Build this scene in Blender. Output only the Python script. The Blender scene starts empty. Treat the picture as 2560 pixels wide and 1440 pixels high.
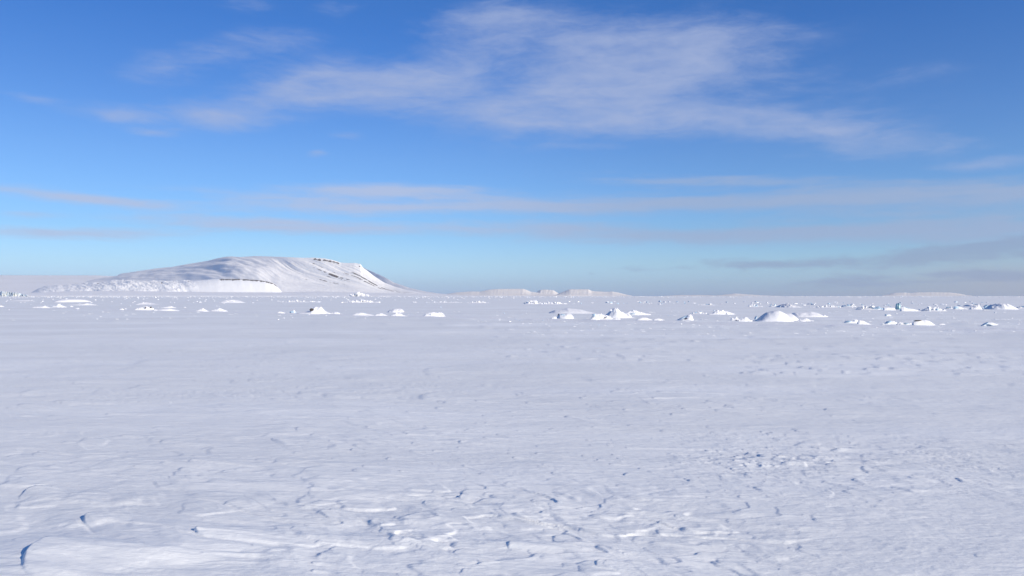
import bpy, math, random
import numpy as np
R = math.radians
C = bpy.context.scene.collection
SC = bpy.context.scene

# ------------------------------------------------------------------ camera
CAM_H = 2.4
F = 1991.0                      # focal length in photograph pixels (28 mm on 36 mm, 2560 px wide)
cam = bpy.data.cameras.new('camera'); cam.lens = 28.0; cam.sensor_width = 36.0
cam.shift_y = 20.0 / 2560.0; cam.clip_start = 0.1; cam.clip_end = 200000.0
camo = bpy.data.objects.new('camera', cam); C.objects.link(camo)
camo.location = (0, 0, CAM_H); camo.rotation_euler = (R(90), 0, 0)
SC.camera = camo

# ------------------------------------------------------------------ light
SUN_AZ = R(126)                 # measured from the view direction (+Y) towards the right (+X)
SUN_EL = R(23)
SKY_STRENGTH = 0.10
sun = bpy.data.lights.new('sun', 'SUN'); sun.energy = 3.3; sun.angle = R(0.5); sun.color = (1.0, 0.88, 0.70)
suno = bpy.data.objects.new('sun', sun); C.objects.link(suno)
suno.rotation_euler = (R(90) - SUN_EL, 0, math.pi - SUN_AZ)
SC.view_settings.view_transform = 'Standard'
SC.view_settings.look = 'None'
SC.view_settings.gamma = 1.0
SC.view_settings.exposure = 0.55

# ------------------------------------------------------------------ node helpers
class NT:
    def __init__(s, tree): s.t = tree; s.n = tree.nodes; s.l = tree.links
    def val(s, inp, v):
        if isinstance(v, bpy.types.NodeSocket): s.l.new(v, inp)
        elif v is not None: inp.default_value = v
    def m(s, op, a, b=None, c=None, clamp=False):
        n = s.n.new('ShaderNodeMath'); n.operation = op; n.use_clamp = clamp
        s.val(n.inputs[0], a); s.val(n.inputs[1], b); s.val(n.inputs[2], c); return n.outputs[0]
    def xyz(s, x, y, z):
        n = s.n.new('ShaderNodeCombineXYZ'); s.val(n.inputs[0], x); s.val(n.inputs[1], y); s.val(n.inputs[2], z); return n.outputs[0]
    def sep(s, v):
        n = s.n.new('ShaderNodeSeparateXYZ'); s.l.new(v, n.inputs[0]); return n.outputs
    def noise(s, v, scale, detail=4, rough=.5, dist=0.0, dim='3D'):
        n = s.n.new('ShaderNodeTexNoise'); n.noise_dimensions = dim
        s.l.new(v, n.inputs['Vector']); n.inputs['Scale'].default_value = scale
        n.inputs['Detail'].default_value = detail; n.inputs['Roughness'].default_value = rough
        n.inputs['Distortion'].default_value = dist; return n.outputs[0]
    def ramp(s, v, lo, hi, a=0.0, b=1.0):
        n = s.n.new('ShaderNodeMapRange'); n.interpolation_type = 'SMOOTHSTEP'
        s.val(n.inputs[0], v); s.val(n.inputs[1], lo); s.val(n.inputs[2], hi); s.val(n.inputs[3], a); s.val(n.inputs[4], b); return n.outputs[0]
    def mix(s, f, a, b):
        n = s.n.new('ShaderNodeMix'); n.data_type = 'RGBA'; s.val(n.inputs[0], f)
        s.val(n.inputs[6], a); s.val(n.inputs[7], b); return n.outputs[2]
    def mapping(s, v, scale=(1, 1, 1), rot=(0, 0, 0), loc=(0, 0, 0)):
        n = s.n.new('ShaderNodeMapping'); s.l.new(v, n.inputs[0])
        n.inputs['Scale'].default_value = scale; n.inputs['Rotation'].default_value = rot; n.inputs['Location'].default_value = loc
        return n.outputs[0]

# ------------------------------------------------------------------ sky with thin clouds (world, by direction)
world = bpy.data.worlds.new('World'); SC.world = world; world.use_nodes = True
w = NT(world.node_tree); w.n.clear()
sky = w.n.new('ShaderNodeTexSky'); sky.sky_type = 'NISHITA'; sky.sun_disc = False
sky.sun_elevation = SUN_EL; sky.sun_rotation = SUN_AZ
sky.altitude = 0; sky.air_density = 1.0; sky.dust_density = 0.6; sky.ozone_density = 1.6
tc = w.n.new('ShaderNodeTexCoord')
dx, dy, dz = w.sep(tc.outputs['Generated'])
TX = w.m('ARCTAN2', dx, dy)                                   # azimuth, radians
TY = w.m('ARCSINE', dz)                                       # elevation, radians
ac = w.xyz(TX, TY, 0.0)
def azel(px, py):
    x = (px - 1280) / F; z = (740 - py) / F
    return math.atan2(x, 1), math.asin(z / math.sqrt(1 + x * x + z * z))
# warp of the coordinates
wn = w.n.new('ShaderNodeTexNoise'); w.l.new(w.mapping(ac, (2.2, 7, 1)), wn.inputs['Vector'])
wn.inputs['Scale'].default_value = 1.6; wn.inputs['Detail'].default_value = 5
wr, wg, wb = w.sep(wn.outputs['Color'])
UX = w.m('ADD', TX, w.m('MULTIPLY', w.m('SUBTRACT', wr, .5), .09))
UYH = w.m('ADD', TY, w.m('MULTIPLY', w.m('SUBTRACT', wg, .5), .04))
UY = UYH
UYB = w.m('ADD', TY, w.m('MULTIPLY', w.m('SUBTRACT', wg, .5), .014))
def blob(px, py, wx, wy, amp, slope=0.0, UY=None):
    UY = UY or UYH
    a0, e0 = azel(px, py)
    ex = w.m('SUBTRACT', UX, a0)
    ey = w.m('SUBTRACT', w.m('SUBTRACT', UY, e0), w.m('MULTIPLY', ex, slope))
    a = w.m('POWER', w.m('ABSOLUTE', w.m('DIVIDE', ex, wx / F)), 2.0)
    b = w.m('POWER', w.m('ABSOLUTE', w.m('DIVIDE', ey, wy / F)), 2.0)
    return w.m('MULTIPLY', w.m('EXPONENT', w.m('MULTIPLY', w.m('ADD', a, b), -1.0)), amp)
def total(bl):
    t = bl[0]
    for b in bl[1:]: t = w.m('ADD', t, b)
    return t
high = total([blob(*b) for b in [
    (1330, 285, 170, 45, .8, .10), (1480, 230, 240, 80, .85, .25), (1620, 160, 260, 65, .55, .10), (1850, 190, 260, 60, .5, -.15), (1760, 290, 330, 40, .95, -.06), (2080, 318, 220, 34, .75, -.16),
    (1750, 85, 260, 34, .4, -.05), (1240, 55, 230, 28, .45, .05), (1150, 130, 120, 70, .45, .3), (1330, 120, 150, 60, .4, 0.0),
    (1120, 215, 170, 70, .55, .0), (1480, 120, 200, 45, .45, -.1), (850, 190, 170, 42, 1.05, .08), (720, 240, 170, 36, .85, .25), (560, 285, 140, 20, .6, .0), (980, 240, 160, 50, .5, -.1),
    (430, 160, 90, 40, .6, .2), (680, 95, 100, 28, .5, .1), (560, 135, 80, 20, .35, .1), (860, 15, 60, 20, .4, 0.0), (630, 5, 60, 16, .4, 0.0),
    (290, 285, 100, 18, .8, 0.0), (380, 326, 45, 9, .6, 0.0), (865, 343, 40, 9, .6, 0.0), (790, 382, 28, 8, .6, 0.0),
    (60, 245, 50, 9, .5, 0.0), (2500, 402, 110, 16, .5, 0.0), (2300, 178, 110, 18, .3, 0.0), (1440, 367, 90, 10, .4, 0.0), (2150, 375, 200, 18, .35, 0.0)]])
band = total([blob(*b, UY=UYB) for b in [
    (120, 486, 190, 13, .85, -.04), (300, 508, 120, 9, .5, -.04), (60, 540, 60, 9, .5, 0.0),
    (1000, 478, 300, 17, .95, .0), (780, 515, 260, 20, .9, -.03), (1300, 515, 380, 24, .7, 0.0),
    (650, 562, 260, 17, .9, -.03), (1080, 575, 360, 17, .7, 0.0), (60, 582, 160, 15, .75, 0.0), (330, 585, 140, 14, .6, 0.0),
    (1800, 455, 330, 17, .65, -.06), (2200, 500, 420, 34, .65, 0.0), (1750, 510, 500, 22, .55, 0.0), (2480, 480, 160, 24, .5, 0.0),
    (1650, 590, 300, 18, .75, 0.0), (2150, 585, 430, 24, .8, 0.0), (2450, 560, 260, 44, .6, 0.0), (1450, 570, 120, 12, .4, 0.0)]])
low = total([blob(*b, UY=UYB) for b in [
    (1830, 658, 150, 12, 1.0, 0.0), (2330, 645, 260, 22, 1.0, .05), (2520, 625, 140, 18, .9, 0.0), (2300, 700, 200, 12, .9, .03), (2190, 708, 150, 14, .85, 0.0),
    (2520, 690, 140, 16, .7, 0.0), (2060, 655, 90, 8, .4, 0.0), (1462, 683, 10, 5, .6, 0.0), (1600, 672, 60, 8, .4, 0.0), (2420, 618, 140, 12, .6, .1)]])
# fibres: stretched noises
n1 = w.noise(w.mapping(w.xyz(UX, UY, 0), (6, 17, 1), (0, 0, R(-8))), 1.0, 10, .60, .25)
n2 = w.noise(w.mapping(w.xyz(UX, UY, 3), (20, 85, 1), (0, 0, R(12))), 1.0, 8, .66, .35)
n3 = w.noise(w.mapping(w.xyz(UX, UYB, 7), (5, 75, 1), (0, 0, R(-2))), 1.0, 8, .6, .4)
fib = w.m('ADD', w.m('MULTIPLY', n1, .6), w.m('MULTIPLY', n2, .4))
def cover(mask, n, gain, lo, hi):           # noise eats into the soft edges and leaves the cores whole
    return w.ramp(w.m('ADD', mask, w.m('MULTIPLY', w.m('SUBTRACT', n, .5), gain)), lo, hi, 0.0, 1.0)
ah = w.m('MULTIPLY', cover(w.m('MINIMUM', high, 1.05), fib, 2.6, -.05, 1.55), w.ramp(high, .0, .25, 0, 1))
nb = w.m('ADD', w.m('MULTIPLY', n3, .6), w.m('MULTIPLY', n2, .4))
ab = w.m('MULTIPLY', cover(w.m('MINIMUM', band, 1.0), nb, 2.3, .05, 1.15), w.ramp(band, .0, .25, 0, 1))
n4 = w.noise(w.mapping(w.xyz(UX, UYB, 11), (16, 62, 1), (0, 0, R(4))), 1.0, 8, .6, .3)
al = w.m('MULTIPLY', cover(w.m('MINIMUM', low, 1.0), n4, 3.2, .15, 1.25), w.ramp(low, .0, .25, 0, 1))
sc_ = 1.0 / (SKY_STRENGTH * 2 ** SC.view_settings.exposure)
def cc(r, g, b): return (r * sc_, g * sc_, b * sc_, 1)
# colour of the clear sky: Nishita, graded with elevation to the deep polar blue (less yellow near the horizon)
rp = w.n.new('ShaderNodeValToRGB'); w.l.new(w.m('MULTIPLY', TY, 1 / .4, clamp=True), rp.inputs[0])
GR = [(0.0, (.58, .84, 1.75)), (.035, (.55, .82, 1.55)), (.10, (.52, .76, 1.26)), (.20, (.42, .65, 1.06)), (.42, (.37, .59, .98)), (.62, (.29, .53, .95)), (.80, (.22, .49, .95)), (1.0, (.20, .48, .92))]
while len(rp.color_ramp.elements) < len(GR): rp.color_ramp.elements.new(.5)
for e, (p, c) in zip(rp.color_ramp.elements, GR):
    e.position = p; e.color = tuple(x / 1.8 for x in c) + (1,)
vm = w.n.new('ShaderNodeVectorMath'); vm.operation = 'MULTIPLY'; w.l.new(sky.outputs[0], vm.inputs[0]); w.l.new(rp.outputs[0], vm.inputs[1])
vs = w.n.new('ShaderNodeVectorMath'); vs.operation = 'SCALE'; w.l.new(vm.outputs[0], vs.inputs[0]); w.l.new(w.ramp(TX, R(-36), R(0), 1.62, 1.86), vs.inputs['Scale'])
col = vs.outputs[0]
murk = total([blob(2620, 715, 240, 34, 1.0), blob(2150, 742, 300, 16, .4), blob(2600, 660, 260, 50, .3)])
col = w.mix(w.m('MULTIPLY', w.m('MINIMUM', murk, 1.0), .75), col, cc(.43, .46, .56))
col = w.mix(w.m('MULTIPLY', w.m('MINIMUM', ah, 1.0), .85), col, cc(.40, .48, .71))
warm = w.ramp(TX, R(-10), R(14), 0, 1)
bandcol = w.mix(warm, cc(.47, .55, .76), cc(.35, .45, .66))
col = w.mix(w.m('MULTIPLY', w.m('MINIMUM', ab, 1.0), .85), col, bandcol)
col = w.mix(w.m('MULTIPLY', w.m('MINIMUM', al, 1.0), .66), col, cc(.29, .37, .56))
bg = w.n.new('ShaderNodeBackground'); w.l.new(col, bg.inputs[0]); bg.inputs[1].default_value = SKY_STRENGTH
wo = w.n.new('ShaderNodeOutputWorld'); w.l.new(bg.outputs[0], wo.inputs[0])

# ------------------------------------------------------------------ numpy noise
def _hash(ix, iy, seed):
    h = (ix.astype(np.int64) * 374761393 + iy.astype(np.int64) * 668265263 + seed * 1442695041) & 0xFFFFFFFF
    h = ((h ^ (h >> 13)) * 1274126177) & 0xFFFFFFFF
    h = ((h ^ (h >> 16)) * 2246822519) & 0xFFFFFFFF
    return (h ^ (h >> 15)) & 0xFFFFFFFF
def gn(x, y, seed=0):
    """gradient noise, about -1..1"""
    x = np.asarray(x, float); y = np.asarray(y, float)
    ix = np.floor(x); iy = np.floor(y); fx = x - ix; fy = y - iy
    u = fx * fx * fx * (fx * (fx * 6 - 15) + 10); v = fy * fy * fy * (fy * (fy * 6 - 15) + 10)
    def g(ox, oy):
        a = _hash(ix + ox, iy + oy, seed) * (2 * math.pi / 4294967296.0)
        return np.cos(a) * (fx - ox) + np.sin(a) * (fy - oy)
    a = g(0, 0); b = g(1, 0); c = g(0, 1); d = g(1, 1)
    return 1.5 * ((a + (b - a) * u) * (1 - v) + (c + (d - c) * u) * v)
def fbm(x, y, seed=0, octv=5, rough=.5, lac=2.03):
    s = 0; a = 1.0; t = 0
    for i in range(octv):
        s = s + a * gn(x, y, seed + i * 17); t += a; a *= rough; x = x * lac + 5.3; y = y * lac - 2.7
    return s / t
def ridged(x, y, seed=0, octv=4, rough=.5):
    s = 0; a = 1.0; t = 0
    for i in range(octv):
        s = s + a * (1 - 2 * np.abs(gn(x, y, seed + i * 13))); t += a; a *= rough; x = x * 2.07 + 1.3; y = y * 2.07 + 4.1
    return s / t
def ss(a, b, x):
    t = np.clip((x - a) / (b - a), 0, 1); return t * t * (3 - 2 * t)

# ------------------------------------------------------------------ mesh helpers
def link(name, me, mats, parent=None, loc=None):
    o = bpy.data.objects.new(name, me); C.objects.link(o)
    for m in (mats if isinstance(mats, (list, tuple)) else [mats]): me.materials.append(m)
    if parent: o.parent = parent
    if loc is not None: o.location = loc
    return o
def tag(o, label=None, cat=None, group=None, kind=None):
    if label: o['label'] = label
    if cat: o['category'] = cat
    if group: o['group'] = group
    if kind: o['kind'] = kind
    return o
def raw_mesh(name, co, faces, smooth=True):
    """co (n,3) array, faces (m,4) or (m,3) array, quickly"""
    me = bpy.data.meshes.new(name); k = faces.shape[1]
    me.vertices.add(len(co)); me.vertices.foreach_set('co', co.astype(np.float32).ravel())
    me.loops.add(faces.size); me.loops.foreach_set('vertex_index', faces.astype(np.int32).ravel())
    me.polygons.add(len(faces)); me.polygons.foreach_set('loop_start', np.arange(0, faces.size, k, dtype=np.int32))
    me.polygons.foreach_set('loop_total', np.full(len(faces), k, dtype=np.int32))
    me.polygons.foreach_set('use_smooth', np.full(len(faces), smooth))
    me.update(calc_edges=True); return me
def grid_faces(nr, nc, wrap=False):
    i = np.arange(nr - 1)[:, None]; j = np.arange(nc if wrap else nc - 1)[None, :]; j2 = (j + 1) % nc
    return np.stack([i * nc + j, i * nc + j2, (i + 1) * nc + j2, (i + 1) * nc + j], -1).reshape(-1, 4)
def grid_mesh(name, X, Y, Z, wrap=False, smooth=True, flip=False):
    nr, nc = X.shape
    f = grid_faces(nr, nc, wrap)
    if flip: f = f[:, ::-1]
    return raw_mesh(name, np.stack([X, Y, Z], -1).reshape(-1, 3), f, smooth)
def attr(me, name, a):
    at = me.attributes.new(name, 'FLOAT', 'POINT'); at.data.foreach_set('value', np.asarray(a, np.float32).ravel())

# ------------------------------------------------------------------ materials
def new_mat(name):
    m = bpy.data.materials.new(name); m.use_nodes = True; t = NT(m.node_tree)
    b = t.n['Principled BSDF']; return m, t, b
def snow_mat(name, base=(.86, .87, .89), bump=((6.0, .02),), aniso=(1, 1, 1), rot=0.0, rough=.75, spec=.15, rock=None, var=.03, big=False):
    m, t, b = new_mat(name)
    tcn = t.n.new('ShaderNodeTexCoord'); co = tcn.outputs['Object']
    mp = t.mapping(co, aniso, (0, 0, rot))
    v = t.noise(mp, bump[0][0] * .13, 5, .6)
    c1 = tuple(x * (1 - var) for x in base) + (1,); c2 = tuple(min(.95, x * (1 + var)) for x in base) + (1,)
    colr = t.mix(t.ramp(v, .3, .7), c1, c2)
    if big:                                   # matte new snow and darker glazed wind crust in broad patches
        v2 = t.noise(t.mapping(co, (.05, .16, 1), (0, 0, rot)), 1.0, 6, .6, .8)
        colr = t.mix(t.ramp(v2, .38, .62, 0, 1), colr, tuple(x * .94 for x in base) + (1,))
    if rock:
        at = t.n.new('ShaderNodeAttribute'); at.attribute_name = 'rock'
        rn = t.noise(t.mapping(co, rock), 1.0, 6, .65)
        k = t.m('GREATER_THAN', t.m('ADD', at.outputs['Fac'], t.m('MULTIPLY', t.m('SUBTRACT', rn, .5), .9)), .5)
        colr = t.mix(k, colr, (.20, .18, .17, 1))
    t.l.new(colr, b.inputs['Base Color'])
    b.inputs['Roughness'].default_value = rough; b.inputs['Specular IOR Level'].default_value = spec
    prev = None
    for (s, h) in bump:
        bn = t.n.new('ShaderNodeBump'); bn.inputs['Strength'].default_value = 1.0; bn.inputs['Distance'].default_value = h
        t.l.new(t.noise(mp, s, 5, .6, .3), bn.inputs['Height'])
        if prev: t.l.new(prev, bn.inputs['Normal'])
        prev = bn.outputs[0]
    t.l.new(prev, b.inputs['Normal'])
    return m
WIND = R(-27)
M_GROUND = snow_mat('wind_packed_snow', (.875, .885, .87), ((.8, .035), (3.0, .016), (11.0, .007), (42.0, .0024)), (.6, 1.35, 1), -WIND, var=.05, big=True)
M_DRIFT = snow_mat('drifted_snow', (.85, .85, .855), ((1.6, .03), (7.0, .012)), (1, 1, 1))
M_MOUNT = snow_mat('mountain_snow', (.90, .89, .87), ((.003, 5.0), (.02, .7)), (1, 1, 1), rock=(.010, .010, .02))
M_BLUFF = snow_mat('bluff_snow', (.90, .90, .89), ((.006, 4.0), (.03, 1.2)), (1, 1, 1), rock=(.018, .018, .006))
M_MESA = snow_mat('far_mountain_snow', (.92, .86, .79), ((.0012, 25.0), (.005, 5.0)), (1, 1, .3))
def simple(name, c1, c2, scale, rough=.5, spec=.4, bump=.01, trans=0.0):
    m, t, b = new_mat(name); co = t.n.new('ShaderNodeTexCoord').outputs['Object']
    n = t.noise(co, scale, 5, .6, .4)
    t.l.new(t.mix(t.ramp(n, .35, .65), c1 + (1,), c2 + (1,)), b.inputs['Base Color'])
    b.inputs['Roughness'].default_value = rough; b.inputs['Specular IOR Level'].default_value = spec
    bn = t.n.new('ShaderNodeBump'); bn.inputs['Distance'].default_value = bump; t.l.new(n, bn.inputs['Height']); t.l.new(bn.outputs[0], b.inputs['Normal'])
    return m
M_SHADE_ICE = simple('shade_blue_ice', (.36, .53, .66), (.58, .70, .78), 3.0, .35, .5, .03)  # ice blue, mostly standing in for shade on mounds and rubble
M_GREENICE = simple('green_ice', (.22, .42, .46), (.40, .60, .62), 3.0, .25, .5, .03)
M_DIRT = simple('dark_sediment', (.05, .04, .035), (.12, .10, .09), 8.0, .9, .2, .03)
M_GLACIER = simple('glacier_ice', (.55, .66, .76), (.86, .86, .82), .03, .6, .3, 1.0)

# ------------------------------------------------------------------ ground: wind-packed snow on the sea ice, one sheet to the horizon
def world_at(px, py):
    d = CAM_H * F / (py - 740.0); return (px - 1280) / F * d, d
def gmask(X, Y, px, py, rx, ry, soft=1.0):
    """elliptical mask of radius rx, ry metres round the ground point seen at photo pixel px,py"""
    cx, cy = world_at(px, py)
    q = ((X - cx) / rx) ** 2 + ((Y - cy) / ry) ** 2
    return np.exp(-q * soft)
CW, SW = math.cos(WIND), math.sin(WIND)
def terrace(q, sharp):
    k = np.floor(q); f = q - k
    return k + ss(1 - sharp, 1.0, f) + f * .0
def ground_height(X, Y, cell):
    """cell: local mesh spacing in metres; features finer than it are faded"""
    def fade(lam): return np.clip(lam / (2.5 * cell) - .4, 0, 1)
    a = X * CW + Y * SW; c = -X * SW + Y * CW               # along / across the wind
    wx = .5 * gn(X * .35, Y * .35, 5) ; wy = .55 * gn(X * .22 + 9, Y * .22, 6) + .16 * gn(X * .8, Y * .8, 7)
    a = a + wx; c = c + wy
    dist = np.hypot(X, Y)
    Z = .10 * fbm(a * .035, c * .08, 11, 3) * fade(14)
    Z = Z + .045 * fbm(a * .16, c * .34, 21, 3) * fade(3)
    patch = ss(-.05, .5, fbm(X * .13 + 3, Y * .18, 31, 3))
    m_c = np.clip(1.2 * gmask(X, Y, 1380, 1330, 2.6, 1.7) + .8 * gmask(X, Y, 1150, 1270, 1.8, .9), 0, 1)
    m_r = np.clip(1.5 * gmask(X, Y, 2080, 1150, 2.1, 1.9) * (.75 + .6 * gn(X * .8, Y * .8, 33)), 0, 1)
    m_l = np.clip(1.3 * gmask(X, Y, 150, 1400, 1.9, 1.2), 0, 1)
    smooth_r = gmask(X, Y, 2250, 1340, 1.6, 1.3)
    fld = np.clip(patch * .7 + .5 * m_c + .5 * m_r, 0, 1) * (1 - smooth_r)
    # slab-like layers broken by the wind: terraces of a warped field
    q = 1.5 * fbm(a * .45, c * 1.25, 41, 3, .42) + a * .12 + .05 * gn(X * 5, Y * 5, 77) + 4
    t1 = terrace(q * 1.8, .13) / 1.8 - q
    Z = Z + t1 * .036 * m_c * fade(.35)
    q2 = 1.5 * fbm(a * .8, c * 2.2, 51, 3, .45) + a * .2 + 3
    t2 = terrace(q2 * 1.8, .18) / 1.8 - q2
    Z = Z + t2 * .028 * m_r * fade(.25)
    q3 = 1.4 * fbm(a * .25, c * .8, 61, 4, .45) + a * .08 + 8
    t3 = terrace(q3 * 2.0, .2) / 2.0 - q3
    Z = Z + t3 * (.030 * fld + .010) * fade(.7)
    # sharp-crested drifts in the lower left
    rl = ridged(a * .26 + 1.7, c * .62 + .4, 71, 2, .35)
    Z = Z + .085 * np.clip(rl, -.3, 1) * m_l * fade(.6)
    Z = Z + .024 * np.clip(ridged(a * .34, c * 1.3, 81, 3, .5), 0, 1) * (.12 + .88 * fld) * fade(.5)
    # chains of small crescents: a saw-tooth along the wind, broken up across it
    for (lam, hh, mm, sd) in ((1.05, .022, m_c, 120), (.55, .010, m_c, 130), (.80, .034, m_r, 140), (.45, .016, m_r, 150), (1.7, .022, fld, 160)):
        p = a / lam + 1.9 * fbm(a * .5 / lam, c * 1.5 / lam, sd, 3, .5); f = p - np.floor(p)
        sw = ss(0, .22, f) * np.clip(1 - f, 0, 1) ** 1.2
        mod = ss(-.12, .42, fbm(a * .35 / lam, c * 2.0 / lam, sd + 3, 3, .5))
        Z = Z + hh * sw * mod * mm * fade(lam * .4)
    # fine grooves along the wind, in patches
    gm_ = .25 + .75 * ss(-.3, .4, gn(X * .5, Y * .6, 90))
    Z = Z + .0055 * fbm(a * 1.1, c * 6.0, 91, 4, .55) * fade(.16) * gm_ * (1 - .7 * smooth_r)
    Z = Z + .0030 * fbm(a * 7, c * 11, 95, 3, .55) * fade(.08)
    # rougher country between the ridges further out
    Z = Z + .10 * fbm(X * .09, Y * .13, 101, 4, .5) * ss(25, 60, dist) * fade(7)
    Z = Z + .16 * np.clip(fbm(X * .02, Y * .03, 107, 4, .55), -.1, 1) * ss(70, 160, dist) * fade(30)
    return Z * (1 - ss(3000, 9000, dist))
h1 = F / 2.5
S = np.concatenate([np.geomspace(1500, 292, 50)[:-1], np.arange(292, 100, -.5), np.arange(100, 3, -.72), np.geomspace(3, h1 * CAM_H / 52000, 70)])
RR = np.concatenate([[.01], CAM_H * h1 / S])
fr = np.arange(-41, 41.001, .058); rest = [41]; stp = .06
while rest[-1] < 180:
    stp = min(stp * 1.12, 3.0); rest.append(rest[-1] + stp)
rest = np.array(rest[1:]); rest = rest[rest < 179]
TH = np.radians(np.concatenate([-rest[::-1], fr, rest]))
RRg, THg = np.meshgrid(RR, TH, indexing='ij')
GX = RRg * np.sin(THg); GY = RRg * np.cos(THg)
dR = np.abs(np.gradient(RR))[:, None]; dT = np.gradient(TH)[None, :] * RRg
CELL = np.maximum(np.minimum(dR, 1e9) * .55, dT)
GZ = ground_height(GX, GY, CELL)
# wind-cut sastrugi: each a steep nose pointing upwind with a tail tapering downwind, carved into the sheet
LAY = np.zeros_like(GZ)
def sastruga(x0, y0, L, W, h, ang, seed, hook=.9, add=False):
    mx, my = x0 + L * math.cos(ang), y0 + L * math.sin(ang)
    rad = 1.7 * L + 1.4 * W; r0 = math.hypot(mx, my); t0 = math.atan2(mx, my); dt = min(1.0, rad / r0)
    i0, i1 = np.searchsorted(RR, [max(.05, r0 - rad), r0 + rad]); j0, j1 = np.searchsorted(TH, [t0 - dt, t0 + dt])
    if i1 - i0 < 2 or j1 - j0 < 2: return
    X = GX[i0:i1, j0:j1] - x0; Y = GY[i0:i1, j0:j1] - y0; cl = CELL[i0:i1, j0:j1]
    ca, sa = math.cos(ang), math.sin(ang); a = X * ca + Y * sa; c = -X * sa + Y * ca
    c = c + .22 * W * gn(a / L * 1.7 + seed, a * 0 + seed, seed) + .12 * a * gn(np.full_like(a, seed * .37), a * 0, 9)
    nose = hook * W * (c / W) ** 2 + .18 * W * gn(c / W * 1.8 + seed * 3.1, a / W * .8, seed + 1)
    d = a - nose; e = np.maximum((.10 if add else .35) * W + .014, 1.5 * cl)
    up = ss(-.5, .5, d / e); tail = np.exp(-(np.clip(d, 0, None) / L) ** 1.1)
    near = np.exp(-np.abs(c / (W * (1 + .35 * np.clip(d, 0, 3 * L) / L))) ** 2.2)
    rib = 1 + .18 * gn(c / np.maximum(W * .45, 3 * cl) + seed, d / L * .8, seed + 2)
    win = ss(1.0, .72, np.hypot(X + x0 - mx, Y + y0 - my) / rad)
    val = h * up * tail * near * rib * win
    if add: GZ[i0:i1, j0:j1] += val
    else: LAY[i0:i1, j0:j1] = np.maximum(LAY[i0:i1, j0:j1], val)
rs = np.random.default_rng(77)
#           px    py    L    W    h    hook
for k, (px, py, L, W, h, hk) in enumerate([(95, 1385, 2.2, .42, .085, .8), (222, 1297, 1.4, .26, .05, 1.1), (492, 1342, 1.6, .20, .045, .7), (85, 1222, 1.3, .22, .06, .9),
        (1135, 1378, 1.3, .16, .05, .8), (1490, 1412, 1.1, .14, .055, .5), (1150, 1099, 1.0, .13, .05, .5), (968, 1141, .9, .10, .05, .4), (1563, 1185, 1.3, .10, .05, .4),
        (1722, 1202, 1.0, .10, .04, .4), (1885, 1222, .6, .24, .045, 1.0), (1268, 1366, 1.0, .13, .06, .6), (1505, 1410, 1.6, .20, .065, .6), (1012, 1290, 1.2, .34, .055, .4),
        (745, 1320, 1.2, .2, .035, .5), (830, 1372, .8, .14, .035, .9), (1380, 1345, 1.4, .2, .05, .6), (1640, 1325, 1.1, .18, .04, .8), (1475, 1280, .7, .12, .035, .8),
        (480, 1150, 1.7, .2, .045, .6), (560, 1175, 1.6, .2, .04, .6), (130, 1160, .8, .1, .035, .6), (1800, 1350, .9, .15, .03, .8), (2270, 1195, .7, .12, .035, .7),
        (2130, 1200, .9, .16, .045, .9), (2150, 1170, .5, .3, .05, .9), (2110, 1230, .9, .22, .045, .7), (1790, 1395, 1.2, .2, .03, .8), (1150, 1240, 1.2, .1, .035, .5), (1060, 1255, 1.2, .12, .04, .5)]):
    x, y = world_at(px, py); sastruga(x, y, L, W * .85, h * (.9 if k < 4 else .5), WIND + rs.normal(0, .12), k * 3 + 1, hk, k < 4)
def strew(n, px0, px1, py0, py1, L, W, h, s0, centre=False, ang=None):
    for k in range(n):
        if centre: px = rs.normal((px0 + px1) / 2, (px1 - px0) / 4); py = rs.normal((py0 + py1) / 2, (py1 - py0) / 4)
        else: px = rs.uniform(px0, px1); py = rs.uniform(py0, py1)
        if py < 760: continue
        x, y = world_at(px, py); m = math.exp(rs.normal(0, .35)); f = rs.uniform(.35, 1.25)
        sastruga(x, y, L * m, W * m, h * f, (WIND if ang is None else ang) + rs.normal(0, .22), s0 + k * 5, rs.uniform(.3, 1.2))
strew(190, 700, 1950, 1230, 1440, .9, .05, .009, 1000, True)
strew(70, 900, 1850, 1240, 1440, 1.2, .11, .014, 1500, True)
strew(260, 1550, 2500, 1060, 1260, .55, .034, .011, 2000, True)
strew(60, 1750, 2350, 1080, 1230, .6, .06, .014, 2600, True)
strew(90, 1150, 2150, 990, 1110, .7, .05, .014, 3000)
strew(110, 1200, 2250, 945, 1045, .9, .07, .022, 3600, True)
strew(130, 1850, 2600, 880, 940, 1.3, .14, .06, 4200)
strew(110, 1250, 2400, 845, 905, 1.4, .15, .055, 4800)
strew(110, 1200, 2560, 810, 860, 1.8, .2, .07, 5400)
strew(150, 2000, 2650, 775, 830, 1.8, .35, .12, 5800)
strew(90, 1200, 2650, 770, 815, 1.8, .35, .08, 6300)
strew(90, -100, 1100, 850, 1010, 1.3, .10, .024, 7000)
strew(60, 0, 900, 1020, 1200, 1.0, .10, .020, 7600)
strew(60, 900, 2000, 1060, 1200, .7, .05, .014, 8000)
strew(110, -200, 2760, 800, 1440, 1.0, .06, .014, 8600)
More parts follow.
